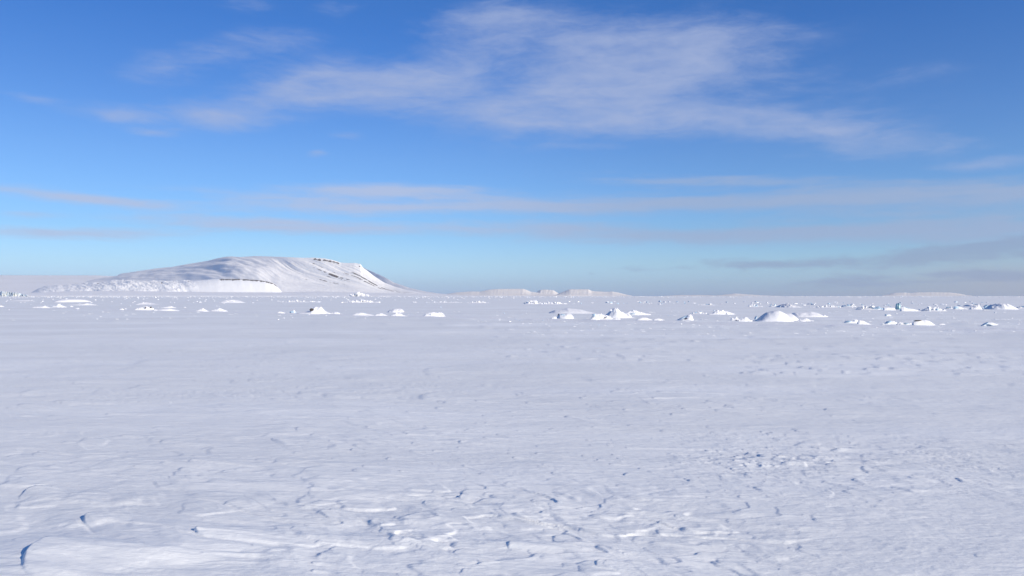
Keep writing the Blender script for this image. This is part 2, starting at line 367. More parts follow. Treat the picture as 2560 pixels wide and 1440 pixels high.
# low banks whose broken edge faces the camera side
strew(110, -100, 2700, 762, 812, 1.2, 1.6, .13, 9000, ang=R(70))
strew(60, -100, 1500, 830, 1000, .7, .6, .030, 9600, ang=R(60))
strew(40, 800, 1900, 1250, 1440, .25, .30, .022, 9900, True, ang=R(62))
strew(30, 0, 1000, 1080, 1400, .4, .35, .018, 10300, ang=R(60))
GZ += LAY
GZ[0] = GZ[0].mean()
gm = grid_mesh('snow_ground', GX, GY, GZ, wrap=True, flip=True)
ground = link('snow_ground', gm, M_GROUND); tag(ground, kind='structure')
def gz(x, y):
    """height of the built sheet near x, y"""
    r = math.hypot(x, y); th = math.atan2(x, y)
    i = int(np.clip(np.searchsorted(RR, r), 1, len(RR) - 1)); j = int(np.clip(np.searchsorted(TH, th), 1, len(TH) - 1))
    fr_ = (r - RR[i - 1]) / (RR[i] - RR[i - 1]); ft = (th - TH[j - 1]) / (TH[j] - TH[j - 1])
    return float((GZ[i-1, j-1] * (1-ft) + GZ[i-1, j] * ft) * (1-fr_) + (GZ[i, j-1] * (1-ft) + GZ[i, j] * ft) * fr_)

# ------------------------------------------------------------------ hills and mountains (terrain, kind structure)
def hill(name, crest, D0, Dc, mat, px0, px1, npx=1.6, nv=90, prof=lambda u, v: v, back=2500, disp=None, rock=None, dy0=0.0, spread=None, base=None):
    """crest: photo outline [(px, py)]; D0/Dc: distance of foot and crest (functions of px, metres)"""
    u = np.arange(px0, px1 + .01, npx); cx = np.array([c[0] for c in crest]); cy = np.array([c[1] for c in crest])
    cp = 740 - np.interp(u, cx, cy); kk = 5 if npx < 1.3 else 1; cp = np.convolve(np.pad(cp, kk // 2, mode='edge'), np.ones(kk) / kk, 'valid')
    v = np.linspace(0, 1, nv)
    U, V = np.meshgrid(u, v); D0u = np.array([D0(x) for x in u])[None, :]; Dcu = np.array([Dc(x) for x in u])[None, :]
    D = D0u + (Dcu - D0u) * V
    if npx < 1.2 and name == 'mountain':
        g_ = np.exp(-(np.arange(-60, 61) / 26.0) ** 2); cps = np.convolve(np.pad(cp, 60, mode='edge'), g_ / g_.sum(), 'valid'); cps = cps * (u[-1] - u > 0) 
        cps = np.where(u > u[-1] - 120, cp, cps)
        kb = ss(u[-1] - 240, u[-1] - 120, u); cps = cps * (1 - kb) + cp * kb
        cc2 = cps[None, :] * (1 - V ** 7) + cp[None, :] * V ** 7
    else: cc2 = cp[None, :] * np.ones_like(V)
    H = cc2 * prof(U, V)
    if disp is not None: H = H + disp(U, V, cp[None, :])
    Z = H * D / F + CAM_H * (H > .5)
    X = (U - 1280) / F * D
    Z[0] = -30; Z = np.where(V == 0, -30, Z)
    # the far side, out of sight
    vb = np.linspace(0, 1, 14)[1:]; Ub, Vb = np.meshgrid(u, vb)
    Db = Dcu + back * Vb; Zb = Z[-1][None, :] * np.cos(Vb * math.pi / 2) ** 1.5 - 40 * Vb
    Xb = (Ub - 1280) / F * Db
    X = np.vstack([X, Xb]); Y = np.vstack([D, Db]); Zt = np.vstack([Z, Zb])
    me = grid_mesh(name, X, Y, Zt)
    if rock is not None:
        rk = rock(U, V, H); attr(me, 'rock', np.vstack([rk, np.zeros_like(Ub)]))
    o = link(name, me, mat); tag(o, kind='structure'); return o

# ice cap rising at the far left
hill('ice_cap', [(-1500, 690), (-300, 688), (0, 688), (240, 688.5), (330, 692), (450, 700), (600, 725), (640, 739)],
     lambda x: 8200 if x < 250 else 8200 + (x - 250) * 6, lambda x: 26000, M_MOUNT, -1500, 640, 3, 120,
     prof=lambda U, V: 1 - (1 - V) ** 2.1,
     disp=lambda U, V, c: c * .045 * fbm(U * .006 + V * 1.5, V * 9, 200, 4) * (1 - V) * 4 * V)

MC = [(60, 735), (110, 724), (170, 712), (230, 700), (265, 694), (293, 689), (302, 684), (325, 681), (350, 678), (390, 671), (430, 667.5), (470, 660), (520, 652), (545, 645.5),
      (560, 642.5), (580, 641.2), (600, 642.4), (640, 640), (700, 642), (760, 644.5), (785, 644), (812, 646), (832, 650), (852, 656.5), (870, 657.5), (886, 657.2), (902, 660), (906, 668),
      (920, 678), (935, 690), (960, 706), (985, 716), (1010, 723), (1050, 731), (1100, 736.5), (1135, 739)]
def m_prof(U, V):
    left = 1 - (1 - V) ** 2.2
    right = .22 * V + .78 * V ** 1.9
    k = ss(560, 760, U)
    low = .12 + .88 * ss(0, 1, V)
    return left * (1 - k) + right * k
def m_disp(U, V, c):
    k = ss(620, 760, U)
    # wind-packed streaks across the long left slope
    d = .14 * c * fbm(U * .011 - V * 1.2, V * 4.5 + U * .004, 210, 3, .45) * (1 - k) * 4 * V * (1 - V)
    # gullies running down to the right on the steep face
    s = U - (1 - m_prof(U, V)) * (140.0 + np.clip(U - 700, 0, 400) * .75)
    g = ridged(s * .030 + .35 * gn(s * .02, V * 3, 221), V * 1.4, 220, 4, .5)
    d = d + .070 * c * g * k * ss(.0, .35, V) * ss(1.0, .90, V)
    d = d - .07 * c * k * np.exp(-((s - 690) / 30) ** 2) * ss(.2, .6, V) * ss(1, .92, V)
    d = d + .0045 * c * fbm(U * .12, V * 16, 230, 4, .55) * (.3 + .7 * k) * ss(1.0, .95, V) * ss(0, .1, V)
    # a low smooth foot
    return d
def m_rock(U, V, H):
    s = U - (1 - m_prof(U, V)) * (140.0 + np.clip(U - 700, 0, 400) * .75)
    rim = np.exp(-((V - .965) / .03) ** 2) * ss(776, 786, U) * ss(856, 846, U) * (.75 + .5 * gn(U * .12, V * 4, 241))
    cap = np.exp(-((V - .95) / .03) ** 2) * ss(893, 898, U) * ss(908, 903, U) * .8
    gul = .56 * ss(.1, .6, gn(s * .16, V * 2.2, 240)) * ss(690, 790, U) * ss(.35, .6, V) * ss(1.0, .93, V)
    sp = .45 * np.exp(-((U - 670) / 6) ** 2 - ((V - .80) / .06) ** 2) + .4 * np.exp(-((U - 766) / 4) ** 2 - ((V - .62) / .06) ** 2)
    return .85 * rim + cap * .7 + gul + sp
def dcm(x):
    x = x + np.linspace(-110, 110, 23)
    return float(np.mean(np.interp(x, [60, 250, 640, 760, 880, 960, 1135], [19000, 17000, 10600, 9900, 10000, 9500, 8400])))
hill('mountain', MC, lambda x: float(np.interp(x, [60, 250, 640], [13000, 11500, 8350])) if x > 900 else float(np.mean(np.interp(x + np.linspace(-110, 110, 23), [60, 250, 640], [13000, 11500, 8350]))), dcm, M_MOUNT, 60, 1135, 1.1, 170, prof=m_prof, disp=m_disp, rock=m_rock)
# the ridge beyond its right shoulder, turned away from the sun
hill('mountain_ridge', [(840, 700), (880, 664), (905, 667), (914, 671), (940, 684), (960, 692), (985, 706), (1020, 718.5), (1060, 728), (1100, 734), (1150, 737.5), (1210, 739.5)],
     lambda x: float(np.interp(x, [840, 1210], [12500, 8200])), lambda x: float(np.interp(x, [840, 1210], [13000, 8450])), M_MOUNT, 840, 1210, 1.5, 60,
     prof=lambda U, V: V ** .8, disp=lambda U, V, c: .03 * c * fbm(U * .03, V * 3, 260, 3))

BC = [(70, 736), (95, 722), (112, 716), (128, 714), (145, 712.5), (158, 715), (172, 711), (200, 710), (238, 706), (262, 704.5), (300, 701.5), (320, 699.5), (345, 702), (380, 701.5), (420, 702.5), (450, 703), (480, 702), (510, 699.5),
      (545, 697.2), (600, 696.8), (640, 699.5), (665, 702.5), (683, 708), (693, 716), (699, 723), (706, 731), (716, 737)]
def b_prof(U, V):
    steep = ss(.05, .80, V) * .93 + .07 * V
    k = ss(520, 400, U); return steep * (1 - .75 * k) + .75 * k * (1 - (1 - V) ** 1.5)
def b_disp(U, V, c):
    left = ss(520, 440, U)
    d = .20 * c * (fbm((U + V * 60) * .026, V * 3.4 + 3, 300, 5, .6) + .6 * ridged((U + V * 80) * .02, V * 2.0, 305, 3) - .2) * left * ss(0, .3, V) * ss(1, .9, V)
    d = d + .012 * c * ridged((U + V * 20) * .035, V * .6, 310, 3) * (1 - left) * ss(.1, .4, V) * ss(1, .85, V)
    return d
def b_rock(U, V, H):
    teeth = .55 + .45 * np.sign(gn(U * .30, V * .5, 320))
    rim = np.exp(-((V - .74) / .09) ** 2) * ss(540, 556, U) * ss(700, 690, U) * (.95 + .5 * gn(U * .14, V * 0, 322)) * (.55 + .45 * (gn(U * .45, V * 0, 324) > -.1))
    sp = .0 * U
    for (px, vv, r) in [(190, .92, 5), (234, .8, 3), (245, .85, 4), (404, .8, 3), (433, .85, 3), (470, .8, 3), (506, .9, 3), (197, .9, 4)]:
        sp = sp + .75 * np.exp(-((U - px) / r) ** 2 - ((V - vv) / .06) ** 2)
    return rim * 1.0 + sp
hill('coastal_bluff', BC, lambda x: 7900.0, lambda x: float(np.interp(x, [70, 540, 716], [9500, 8420, 8150])), M_BLUFF, 70, 716, 1.0, 80, prof=b_prof, disp=b_disp, rock=b_rock, back=900)
hill('shore_slope', [(-900, 734), (0, 733), (90, 732), (180, 728), (300, 727), (420, 729), (560, 730), (700, 730.5), (800, 729), (900, 731), (1000, 734), (1130, 738), (1250, 739.3), (1500, 739.8)],
     lambda x: 6200.0, lambda x: 8100.0, M_MOUNT, -900, 1500, 3, 40, prof=lambda U, V: V ** .9,
     disp=lambda U, V, c: c * .10 * fbm(U * .02, V * 6, 330, 4) * 4 * V * (1 - V), back=300)

# far table mountains
def mesa(name, crest, D, seed, gul=.025, mat=M_MESA):
    px0, px1 = crest[0][0], crest[-1][0]
    def disp(U, V, c):
        g = ridged(U * .11 + (1 - V) * .5, V * .4, seed, 3, .5)
        return gul * c * g * ss(0, .3, V) * ss(1, .80, V)
    return hill(name, crest, lambda x: D, lambda x: D + 2200, mat, px0, px1, 1.0, 50,
                prof=lambda U, V: np.where(V < .75, .05 + .88 * (V / .75) ** 1.25, .93 + .07 * (V - .75) / .25), disp=disp, back=4000)
mesa('far_mountain', [(1100, 739), (1118, 735), (1140, 731), (1180, 728.5), (1200, 729), (1222, 724), (1245, 722.2), (1308, 722), (1315, 724), (1326, 729), (1348, 732), (1375, 735), (1420, 739)], 36000, 400)
mesa('far_mountain', [(1335, 739), (1342, 730), (1350, 725), (1358, 723.8), (1383, 725), (1389, 729), (1398, 734), (1405, 739)], 41000, 410, .06)
mesa('far_mountain', [(1385, 739), (1397, 733.5), (1412, 728), (1425, 723), (1471, 723), (1479, 727.3), (1505, 729), (1522, 729.5), (1531, 728.4), (1545, 731), (1566, 736.5), (1580, 739)], 38000, 420)
mesa('far_mountain', [(2205, 739), (2222, 735.5), (2238, 732), (2262, 731.4), (2275, 732.6), (2290, 731), (2330, 730.4), (2375, 731.2), (2398, 734), (2415, 737.5), (2430, 739)], 42000, 430, .05)
mesa('far_mountain', [(1660, 739.7), (1700, 737.6), (1750, 737.4), (1790, 738.8), (1815, 736), (1838, 733.5), (1865, 735.5), (1900, 738), (1950, 739.7)], 46500, 440, .05)

# ------------------------------------------------------------------ trapped ice and snow mounds on the plain, each a thing
def at_px(px, py, d): return (px - 1280) / F * d, CAM_H + (740 - py) / F * d
def mound(name, label, cat, outline, base, mat=None, depth=None, power=1.6, rough=.05, lump=6.0, seed=1, ridge=0.28, facet=False, nu=None, nv=30, group=None, lean=0.0):
    """outline: [(px, py)] of the top edge as seen, base: photo y of the front foot"""
    d0 = CAM_H * F / (base - 740.0)
    px0, px1 = outline[0][0], outline[-1][0]
    wid = (px1 - px0) / F * d0
    hgt = (base - min(p[1] for p in outline)) / F * d0
    hd = depth / 2 if depth else max(.15 * wid, .62 * hgt)
    dc = d0 + hd * .8
    cxp = (px0 + px1) / 2; X0 = (cxp - 1280) / F * dc; g0 = gz(X0, dc)
    nu = nu or int(np.clip((px1 - px0) * 1.1, 16, 110))
    u = np.linspace(px0, px1, nu); top = np.interp(u, [p[0] for p in outline], [p[1] for p in outline])
    if not facet: top = np.convolve(np.pad(top, 1, mode='edge'), [.25, .5, .25], 'valid')
    zt = CAM_H + (740 - top) / F * dc - g0
    zb = CAM_H + (740 - base) / F * d0
    xs = (u - cxp) / F * dc
    t = np.linspace(-1, 1, nv)
    T, XS = np.meshgrid(t, xs, indexing='ij')
    edge = np.sqrt(np.clip(1 - ((XS) / (wid / 2 * 1.02)) ** 2, 0, 1)) * .55 + .45     # rounder plan
    Y = (T + lean * (1 - T * T)) * hd * edge
    q = (XS + 37.1 * seed) * lump / max(wid, .3) ; qy = Y * lump / max(wid, .3)
    crest = .22 * gn(q[0] * .7, q[0] * 0 + seed, seed)[None, :]
    tt = np.clip(np.abs(T - crest * (1 - T * T)), 0, 1)
    P = np.clip(1 - tt ** power, 0, 1)
    Z = np.clip(zt, 0, None)[None, :] * P
    n = fbm(q, qy, seed * 7, 5, .55)
    if ridge: n = n + ridge * (ridged(q * 1.1, qy * 1.4, seed * 11, 3) - .3)
    Z = Z * (1 + rough * 3.0 * n * (1 - P ** 6 * .6)) + rough * .25 * hgt * n * (P > 0)
    e = np.minimum(1, np.minimum(np.arange(nu), np.arange(nu)[::-1]) / 2.0)[None, :]
    Z = Z * e - .16 * (1 - np.clip(P * 3, 0, 1) * e) - .03
    if facet:
        Y = Y + .25 * hd * fbm(q * .8 + 5, Z * 3, seed + 3, 2)
    me = grid_mesh(name, XS, Y, Z, smooth=not facet)
    o = link(name, me, mat or M_DRIFT, loc=(X0, dc, g0)); tag(o, label, cat, group)
    o_data[o.name] = (XS, Y, Z, X0, dc, g0)
    if rough >= .06 and wid > 1.0 and not facet:          # broken slab ends frozen into the heap
        r = np.random.default_rng(seed + 500)
        for _ in range(int(r.integers(3, 7))):
            i, j = int(r.integers(3, nv - 3)), int(r.integers(2, nu - 2)); sz = hgt * r.uniform(.16, .34)
            if Z[i, j] < 0: continue
            v, f = chunk_geo(sz * r.uniform(1, 2), sz, sz * .6, r, .4); link('broken_ice', raw_mesh('broken_ice', v + [XS[i, j], Y[i, j], Z[i, j]], f, False), M_DRIFT, parent=o)
    return o
o_data = {}
rng = np.random.default_rng(7)
def chunk_geo(sx, sy, sz, r, tilt=.3):
    """an angular broken block: a cube with shifted, chipped corners"""
    v = np.array([[x, y, z] for x in (-1, 1) for y in (-1, 1) for z in (-1, 1)], float) * .5
    v += r.uniform(-.16, .16, v.shape)
    v[v[:, 2] > 0, :2] *= r.uniform(.55, 1.0)
    mids = np.array([[0, 0, .5 + r.uniform(.0, .16)]]) + r.uniform(-.12, .12, (1, 3)) * [1, 1, 0]
    v = np.vstack([v, mids]) * [sx, sy, sz]
    a, b, c = r.uniform(0, 6.28), r.normal(0, tilt), r.normal(0, tilt)
    Rz = np.array([[math.cos(a), -math.sin(a), 0], [math.sin(a), math.cos(a), 0], [0, 0, 1]])
    Rx = np.array([[1, 0, 0], [0, math.cos(b), -math.sin(b)], [0, math.sin(b), math.cos(b)]])
    Ry = np.array([[math.cos(c), 0, math.sin(c)], [0, 1, 0], [-math.sin(c), 0, math.cos(c)]])
    v = v @ Rz.T @ Rx.T @ Ry.T
    # corner order: 0 000,1 001,2 010,3 011,4 100,5 101,6 110,7 111 ; 8 top
    f = np.array([[0, 4, 5], [0, 5, 1], [4, 6, 7], [4, 7, 5], [6, 2, 3], [6, 3, 7], [2, 0, 1], [2, 1, 3], [1, 5, 8], [5, 7, 8], [7, 3, 8], [3, 1, 8], [0, 2, 6], [0, 6, 4]])
    return v, f
def merge(parts):
    vs, fs, k = [], [], 0
    for v, f in parts: vs.append(v); fs.append(f + k); k += len(v)
    return np.vstack(vs), np.vstack(fs)
def patch(parent, name, px, py, wpx, hpx, mat, label=None, rot=0.0, thick=.12, seed=3):
    """a patch lying on the front of a mound"""
    XS, Y, Z, X0, dc, g0 = o_data[parent.name]
    x = (px - 1280) / F * dc - X0; z = CAM_H + (740 - py) / F * dc - g0
    j = int(np.argmin(np.abs(XS[0] - x))); i = int(np.argmin(np.abs(Z[:Z.shape[0] // 2, j] - z)))
    y = Y[i, j]
    a, b = wpx / 2 / F * dc, hpx / 2 / F * dc
    th = np.linspace(0, 2 * math.pi, 15)[:-1]; ph = np.linspace(-.5 * math.pi, .5 * math.pi, 8)
    PH, TH_ = np.meshgrid(ph, th, indexing='ij')
    rr = 1 + .28 * gn(np.cos(TH_) * 1.3 + seed, np.sin(TH_) * 1.3 + PH, seed)
    xx = a * np.cos(PH) * np.cos(TH_) * rr; zz = b * np.cos(PH) * np.sin(TH_) * rr; yy = np.sin(PH) * thick * 1.6
    c, s_ = math.cos(rot), math.sin(rot)
    xr = xx * c - zz * s_; zr = xx * s_ + zz * c
    me = grid_mesh(name, x + xr, y + yy + zr * .35, z + zr, wrap=True, smooth=False)
    p = link(name, me, mat, parent=parent)
    if label: p['label'] = label
    return p
def rubble(name, label, cat, px0, px1, ytop, base, n, seed, group=None, mat=None, size=1.0, shape=None, blue=0):
    """a pile of broken ice frozen together: one thing"""
    r = np.random.default_rng(seed); d0 = CAM_H * F / (base - 740.0); hg = (base - ytop) / F * d0
    X0 = ((px0 + px1) / 2 - 1280) / F * d0; W = (px1 - px0) / F * d0; g0 = gz(X0, d0); parts = []; bl = []
    for i in range(n):
        x = r.uniform(-.5, .5); env = (np.interp(x + .5, [p[0] for p in shape], [p[1] for p in shape]) if shape else max(.25, 1 - abs(2 * x) ** 2))
        s = hg * r.uniform(.28, .62) * size
        v, f = chunk_geo(s * r.uniform(1, 2.2), s * r.uniform(.8, 1.6), s * r.uniform(.6, 1.1), r, .35)
        z = max(0, hg * env * r.uniform(.15, 1.0) - s * .5)
        v = v + [x * (W - s), r.normal(0, .3) * hg * 1.5 + r.uniform(0, 1) * W * .06, z]
        (bl if i < blue else parts).append((v, f))
    # snow packed between the blocks
    nu = 24; xs = np.linspace(-.5, .5, nu) * W * 1.06; t = np.linspace(-1, 1, 9); T, XS = np.meshgrid(t, xs, indexing='ij')
    env = np.clip(1 - np.abs(XS / (W * .53)) ** 3, 0, 1)
    Zb = hg * .42 * env * (1 - T * T) * (.8 + .4 * gn(XS * 2 / hg * .4, T, seed)) - .05
    parts.append((np.stack([XS, T * hg * 1.6, Zb], -1).reshape(-1, 3), np.concatenate([grid_faces(9, nu)[:, [0, 1, 2]], grid_faces(9, nu)[:, [0, 2, 3]]])))
    v, f = merge(parts); o = link(name, raw_mesh(name, v, f, False), mat or M_DRIFT, loc=(X0, d0, g0)); tag(o, label, cat, group)
    if bl:
        v, f = merge(bl); link('shade_ice', raw_mesh('shade_ice', v, f, False), M_SHADE_ICE, parent=o)  # blue pieces put the pile's shade into colour
    return o

SM, SD, IB = 'snow mound', 'snow drift', 'ice block'
# --- right of centre, nearest row
big = mound('snow_mound', 'largest rounded white snow mound with a second lower hump on its right', SM,
    [(1886, 803), (1896, 798), (1905, 789), (1916, 781), (1930, 777), (1943, 775.5), (1953, 778), (1963, 783), (1970, 782.5), (1978, 783.5), (1986, 790), (1993, 798), (2004, 803)], 804, power=2.3, rough=.03, lump=4, seed=2, depth=3.0, nv=50)
patch(big, 'shade_edge', 1888, 795, 5, 12, M_SHADE_ICE, 'blue shaded edge', rot=-.6)  # shade on the left edge, painted as a blue patch
mound('snow_drift', 'long pale drift right behind the largest double-humped mound', SD,
    [(1972, 789), (1985, 781), (2000, 780), (2012, 779.5), (2024, 778), (2036, 780), (2046, 783), (2052, 787), (2062, 791)], 793, rough=.05, lump=5, seed=3, power=1.5, depth=4)
mound('snow_mound', 'small bluish peaked snow heap at the right foot of the largest mound', SM,
    [(1990, 803), (1998, 799), (2006, 798), (2014, 794), (2021, 797), (2029, 800), (2038, 804)], 804.5, rough=.09, lump=5, seed=4, ridge=.3, facet=False)
b = mound('ice_block', 'little spiky white block off the right end of the long pale drift', IB,
    [(2048, 791), (2052, 788), (2057, 789), (2061, 785), (2064, 788.5), (2074, 791.5)], 792, rough=.15, lump=4, seed=5, facet=True, nv=12, nu=14)
patch(b, 'shade_ice', 2055, 790, 10, 3, M_SHADE_ICE)  # blue patch paints in the shaded side
p = mound('snow_block', 'small sharp white point with dark underside left of the largest mound', IB,
    [(1824, 799), (1829, 794), (1834, 795), (1840, 791), (1847, 797), (1853, 801)], 801.5, rough=.08, lump=4, seed=6, facet=True, nv=14, nu=18)
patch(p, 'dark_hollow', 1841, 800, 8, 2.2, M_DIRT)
mound('snow_mound', 'peaked snow mound with a pale left shoulder between the sharp point and the largest mound', SM,
    [(1843, 801), (1849, 797), (1856, 795.5), (1862, 792), (1868, 793), (1872, 797), (1880, 802), (1886, 804)], 804, rough=.07, lump=5, seed=7)
p = mound('snow_block', 'tilted white pyramid with a grey-blue left flank and dark gap below', IB,
    [(1692, 798), (1700, 795), (1712, 789), (1724, 784.5), (1728, 786), (1731, 794), (1734, 801)], 801.5, rough=.05, lump=3, seed=8, power=1.3, facet=True, nv=18, nu=22, depth=2.6)
patch(p, 'shade_face', 1706, 794.5, 22, 4.5, M_SHADE_ICE, 'grey-blue shaded left flank', rot=.5)  # flank shade painted in blue, as on the later mound faces
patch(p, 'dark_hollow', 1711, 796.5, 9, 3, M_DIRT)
rubble('ice_rubble', 'low broken blue and white chips behind the white pyramid', 'ice rubble', 1726, 1768, 778, 784.5, 16, 21, blue=6)
mound('snow_drift', 'low sharp-crested drift behind and right of the white pyramid', SD,
    [(1768, 785), (1782, 781), (1793, 774.5), (1803, 776), (1815, 777.5), (1828, 781), (1842, 786)], 786.5, rough=.12, lump=8, seed=9, ridge=.5, power=1.4)
# --- centre cluster
mound('snow_mound', 'pointed central snow mound with blue hollows below its peak', SM,
    [(1508, 792), (1518, 783), (1526, 776), (1533, 770), (1538, 768.5), (1544, 771), (1550, 778), (1558, 781), (1566, 785), (1576, 791), (1590, 794)], 795, rough=.08, lump=6, seed=10, ridge=.25, power=1.6, depth=3.2)
cm = mound('snow_mound', 'blocky lumpy snow heap at the left foot of the pointed central mound', SM,
    [(1476, 796), (1482, 789), (1486, 784), (1498, 784), (1510, 786), (1520, 789), (1528, 793), (1534, 797)], 798, rough=.12, lump=6, seed=11, ridge=.3)
patch(cm, 'shade_face', 1485, 787.5, 10, 6, M_SHADE_ICE, 'shaded blue left face')  # shaded left side given by a blue patch
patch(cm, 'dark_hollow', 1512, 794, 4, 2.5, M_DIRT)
mound('snow_drift', 'little low drift in front of the blocky heap left of the pointed mound', SD, [(1474, 798), (1482, 793), (1490, 792.5), (1498, 796), (1502, 799)], 799.5, seed=12)
o = mound('snow_drift', 'arched drift with blue hollow just right behind the pointed central mound', SD,
    [(1556, 785), (1566, 780), (1578, 776.5), (1588, 774.8), (1594, 778), (1602, 779.5), (1612, 782), (1628, 785)], 787, rough=.10, lump=7, seed=13, ridge=.4)
patch(o, 'shade_face', 1582, 784, 14, 3, M_SHADE_ICE)
o = mound('snow_mound', 'small bright lens-shaped drift right in front of the arched drift', SM, [(1590, 799), (1598, 795), (1606, 793), (1616, 793.5), (1626, 797), (1634, 800)], 800.5, seed=14, rough=.05)
mound('snow_drift', 'faint low drift right beside the small lens-shaped drift', SD, [(1632, 799), (1642, 795), (1650, 796), (1664, 800)], 801, seed=15)
mound('snow_drift', 'tiny blue-grey lump in front of the pointed central mound', SD, [(1528, 798), (1538, 795.5), (1548, 795), (1553, 798)], 798.5, seed=16, rough=.1)
o = mound('snow_block', 'flat-topped white block with a dark slit on its left end', IB,
    [(1391, 796), (1394, 790), (1398, 784), (1406, 785), (1416, 783), (1426, 783.5), (1431, 788), (1434, 793)], 796.5, rough=.05, lump=4, seed=17, power=2.6, depth=3.2)
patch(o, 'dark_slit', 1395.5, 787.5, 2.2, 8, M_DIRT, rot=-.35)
patch(o, 'shade_face', 1406, 787, 13, 4.5, M_SHADE_ICE)
o = mound('snow_mound', 'tiny snow lump left of the flat-topped block', SM, [(1376, 796), (1382, 792), (1388, 791), (1394, 795)], 796.5, seed=18, rough=.1)
mound('snow_drift', 'long low whaleback drift behind the flat-topped block', SD,
    [(1372, 781), (1386, 775), (1402, 773.5), (1418, 770), (1434, 771.5), (1450, 773), (1464, 777), (1478, 780), (1494, 783)], 783.5, seed=19, rough=.05, lump=5, depth=7)
# --- left of centre
mound('snow_mound', 'bright lone mound with a tapering right end, left of the whaleback drift', SM,
    [(1056, 791), (1064, 784), (1073, 781), (1084, 779.5), (1092, 781), (1099, 785), (1108, 788), (1121, 792)], 792.5, seed=20, rough=.06, lump=5)
mound('snow_drift', 'thin grey crest behind the bright lone mound', SD, [(1088, 785), (1096, 780), (1104, 781), (1112, 786)], 787, seed=21, rough=.1)
mound('snow_mound', 'front one of two overlapping mounds left of the bright lone mound', SM,
    [(974, 789), (982, 785), (990, 781.5), (1000, 783), (1008, 787), (1020, 790)], 790.5, seed=22, rough=.06)
mound('snow_mound', 'rear flat-topped one of two overlapping mounds left of the bright lone mound', SM,
    [(970, 780), (976, 774), (984, 771.5), (998, 770.8), (1005, 773), (1010, 779)], 781, seed=23, power=2.2, rough=.06, depth=5)
mound('snow_drift', 'low triangular drift left of the two overlapping mounds', SD, [(934, 788), (944, 784), (951, 782.5), (960, 785), (972, 789)], 789, seed=24, rough=.06)
mound('snow_drift', 'smooth faint swell left of the low triangular drift', SD, [(876, 788), (890, 782), (904, 781), (920, 784), (940, 788)], 788.5, seed=25, rough=.04, power=2)
o = mound('snow_block', 'upright white block with a dark hole in its left side', IB,
    [(744, 783), (760, 779), (775, 777.5), (781, 773), (785, 768), (790, 766), (796, 767), (802, 766), (806, 771), (811, 776), (818, 780), (826, 783)], 785, seed=26, power=2.0, rough=.05, lump=6, depth=3.6, nv=40)
patch(o, 'dark_hollow', 785, 774.5, 10, 9, M_DIRT, 'dark brown hole'); patch(o, 'shade_face', 781, 775, 7, 4, M_SHADE_ICE)
mound('snow_drift', 'tiny drift just right of the block with the dark hole', SD, [(826, 784), (836, 781), (844, 779.5), (852, 785)], 785.5, seed=27, rough=.1)
mound('snow_drift', 'tiny pale drift left of the block with the dark hole', SD, [(690, 783), (698, 778.5), (704, 779), (714, 783)], 783.5, seed=28)
rubble('ice_rubble', 'low grey-blue broken crust between the tiny pale drift and the holed block', 'ice rubble', 720, 746, 775, 783, 14, 29, blue=7)
mound('snow_mound', 'white pointed mound with spreading skirts left of the holed block', SM, [(482, 778.5), (492, 776), (500, 772), (508, 769.5), (513, 773), (520, 777), (527, 779)], 779.5, seed=30, rough=.05)
mound('snow_drift', 'fainter broader mound right beside the white pointed mound', SD, [(524, 777), (538, 773), (550, 770), (558, 773), (570, 777.5)], 778.5, seed=31, rough=.07)
o = mound('snow_mound', 'lumpy white heap with dark specks on its crest, left of the pointed mound', SM,
    [(334, 774), (344, 770), (352, 768), (360, 769), (367, 765.5), (374, 767), (380, 769), (386, 773)], 775.5, seed=32, rough=.14, lump=8, ridge=.4)
patch(o, 'dark_sediment', 366, 769.5, 4, 3, M_DIRT); patch(o, 'dark_sediment', 378, 768.5, 4, 4, M_DIRT)
mound('snow_drift', 'long smooth drift right of the lumpy heap with dark specks', SD, [(384, 772), (396, 774), (412, 771.5), (424, 771), (436, 773), (450, 776.5)], 777.5, seed=33, rough=.04)
mound('snow_drift', 'grey low crest behind the long smooth drift', SD, [(400, 769), (416, 766.5), (428, 765), (440, 769)], 770, seed=34, rough=.06)
mound('snow_mound', 'small round white lump left of the lumpy heap', SM, [(296, 774.5), (301, 771.5), (306, 770.5), (312, 775)], 775, seed=35)
mound('snow_mound', 'lone bright mound standing further out behind the white pointed mound', SM, [(560, 756.5), (568, 753), (574, 748.6), (584, 749.3), (592, 752.5), (602, 756.5)], 757.5, seed=36, rough=.06, depth=22)
mound('snow_drift', 'faint low mound behind the lumpy heap with dark specks', SD, [(344, 761.5), (356, 759), (366, 755.5), (374, 758.5), (390, 761.5)], 762, seed=37, rough=.06, depth=14)
mound('snow_mound', 'flat round-topped white mound far out at the left', SM, [(163, 755), (166, 751), (172, 748.3), (182, 747.6), (193, 749), (198, 752), (201, 755)], 755.5, seed=38, power=3, rough=.05, depth=26)
mound('snow_mound', 'peaked white mound in front of the flat round-topped one', SM, [(129, 767), (138, 764), (146, 758.8), (152, 762), (160, 765), (168, 767.5)], 768.5, seed=39, rough=.07)
mound('snow_drift', 'ragged low drift left of the peaked white mound', SD, [(80, 768), (92, 766), (100, 766.5), (112, 764), (120, 767), (131, 769.5)], 770, seed=40, rough=.13, lump=9, ridge=.3)
mound('snow_drift', 'long thin white lens right behind the peaked white mound', SD, [(166, 762), (190, 760.5), (206, 759), (218, 757.5), (230, 759.5), (242, 762)], 763, seed=41, rough=.05)
mound('snow_mound', 'tiny white lump right of the peaked white mound', SM, [(173, 767), (178, 763.6), (185, 767)], 767.5, seed=42)
mound('snow_mound', 'tiny flat white patch of snow in front of the long thin lens', SM, [(187, 771), (195, 769), (200, 771.5)], 771.8, seed=43)
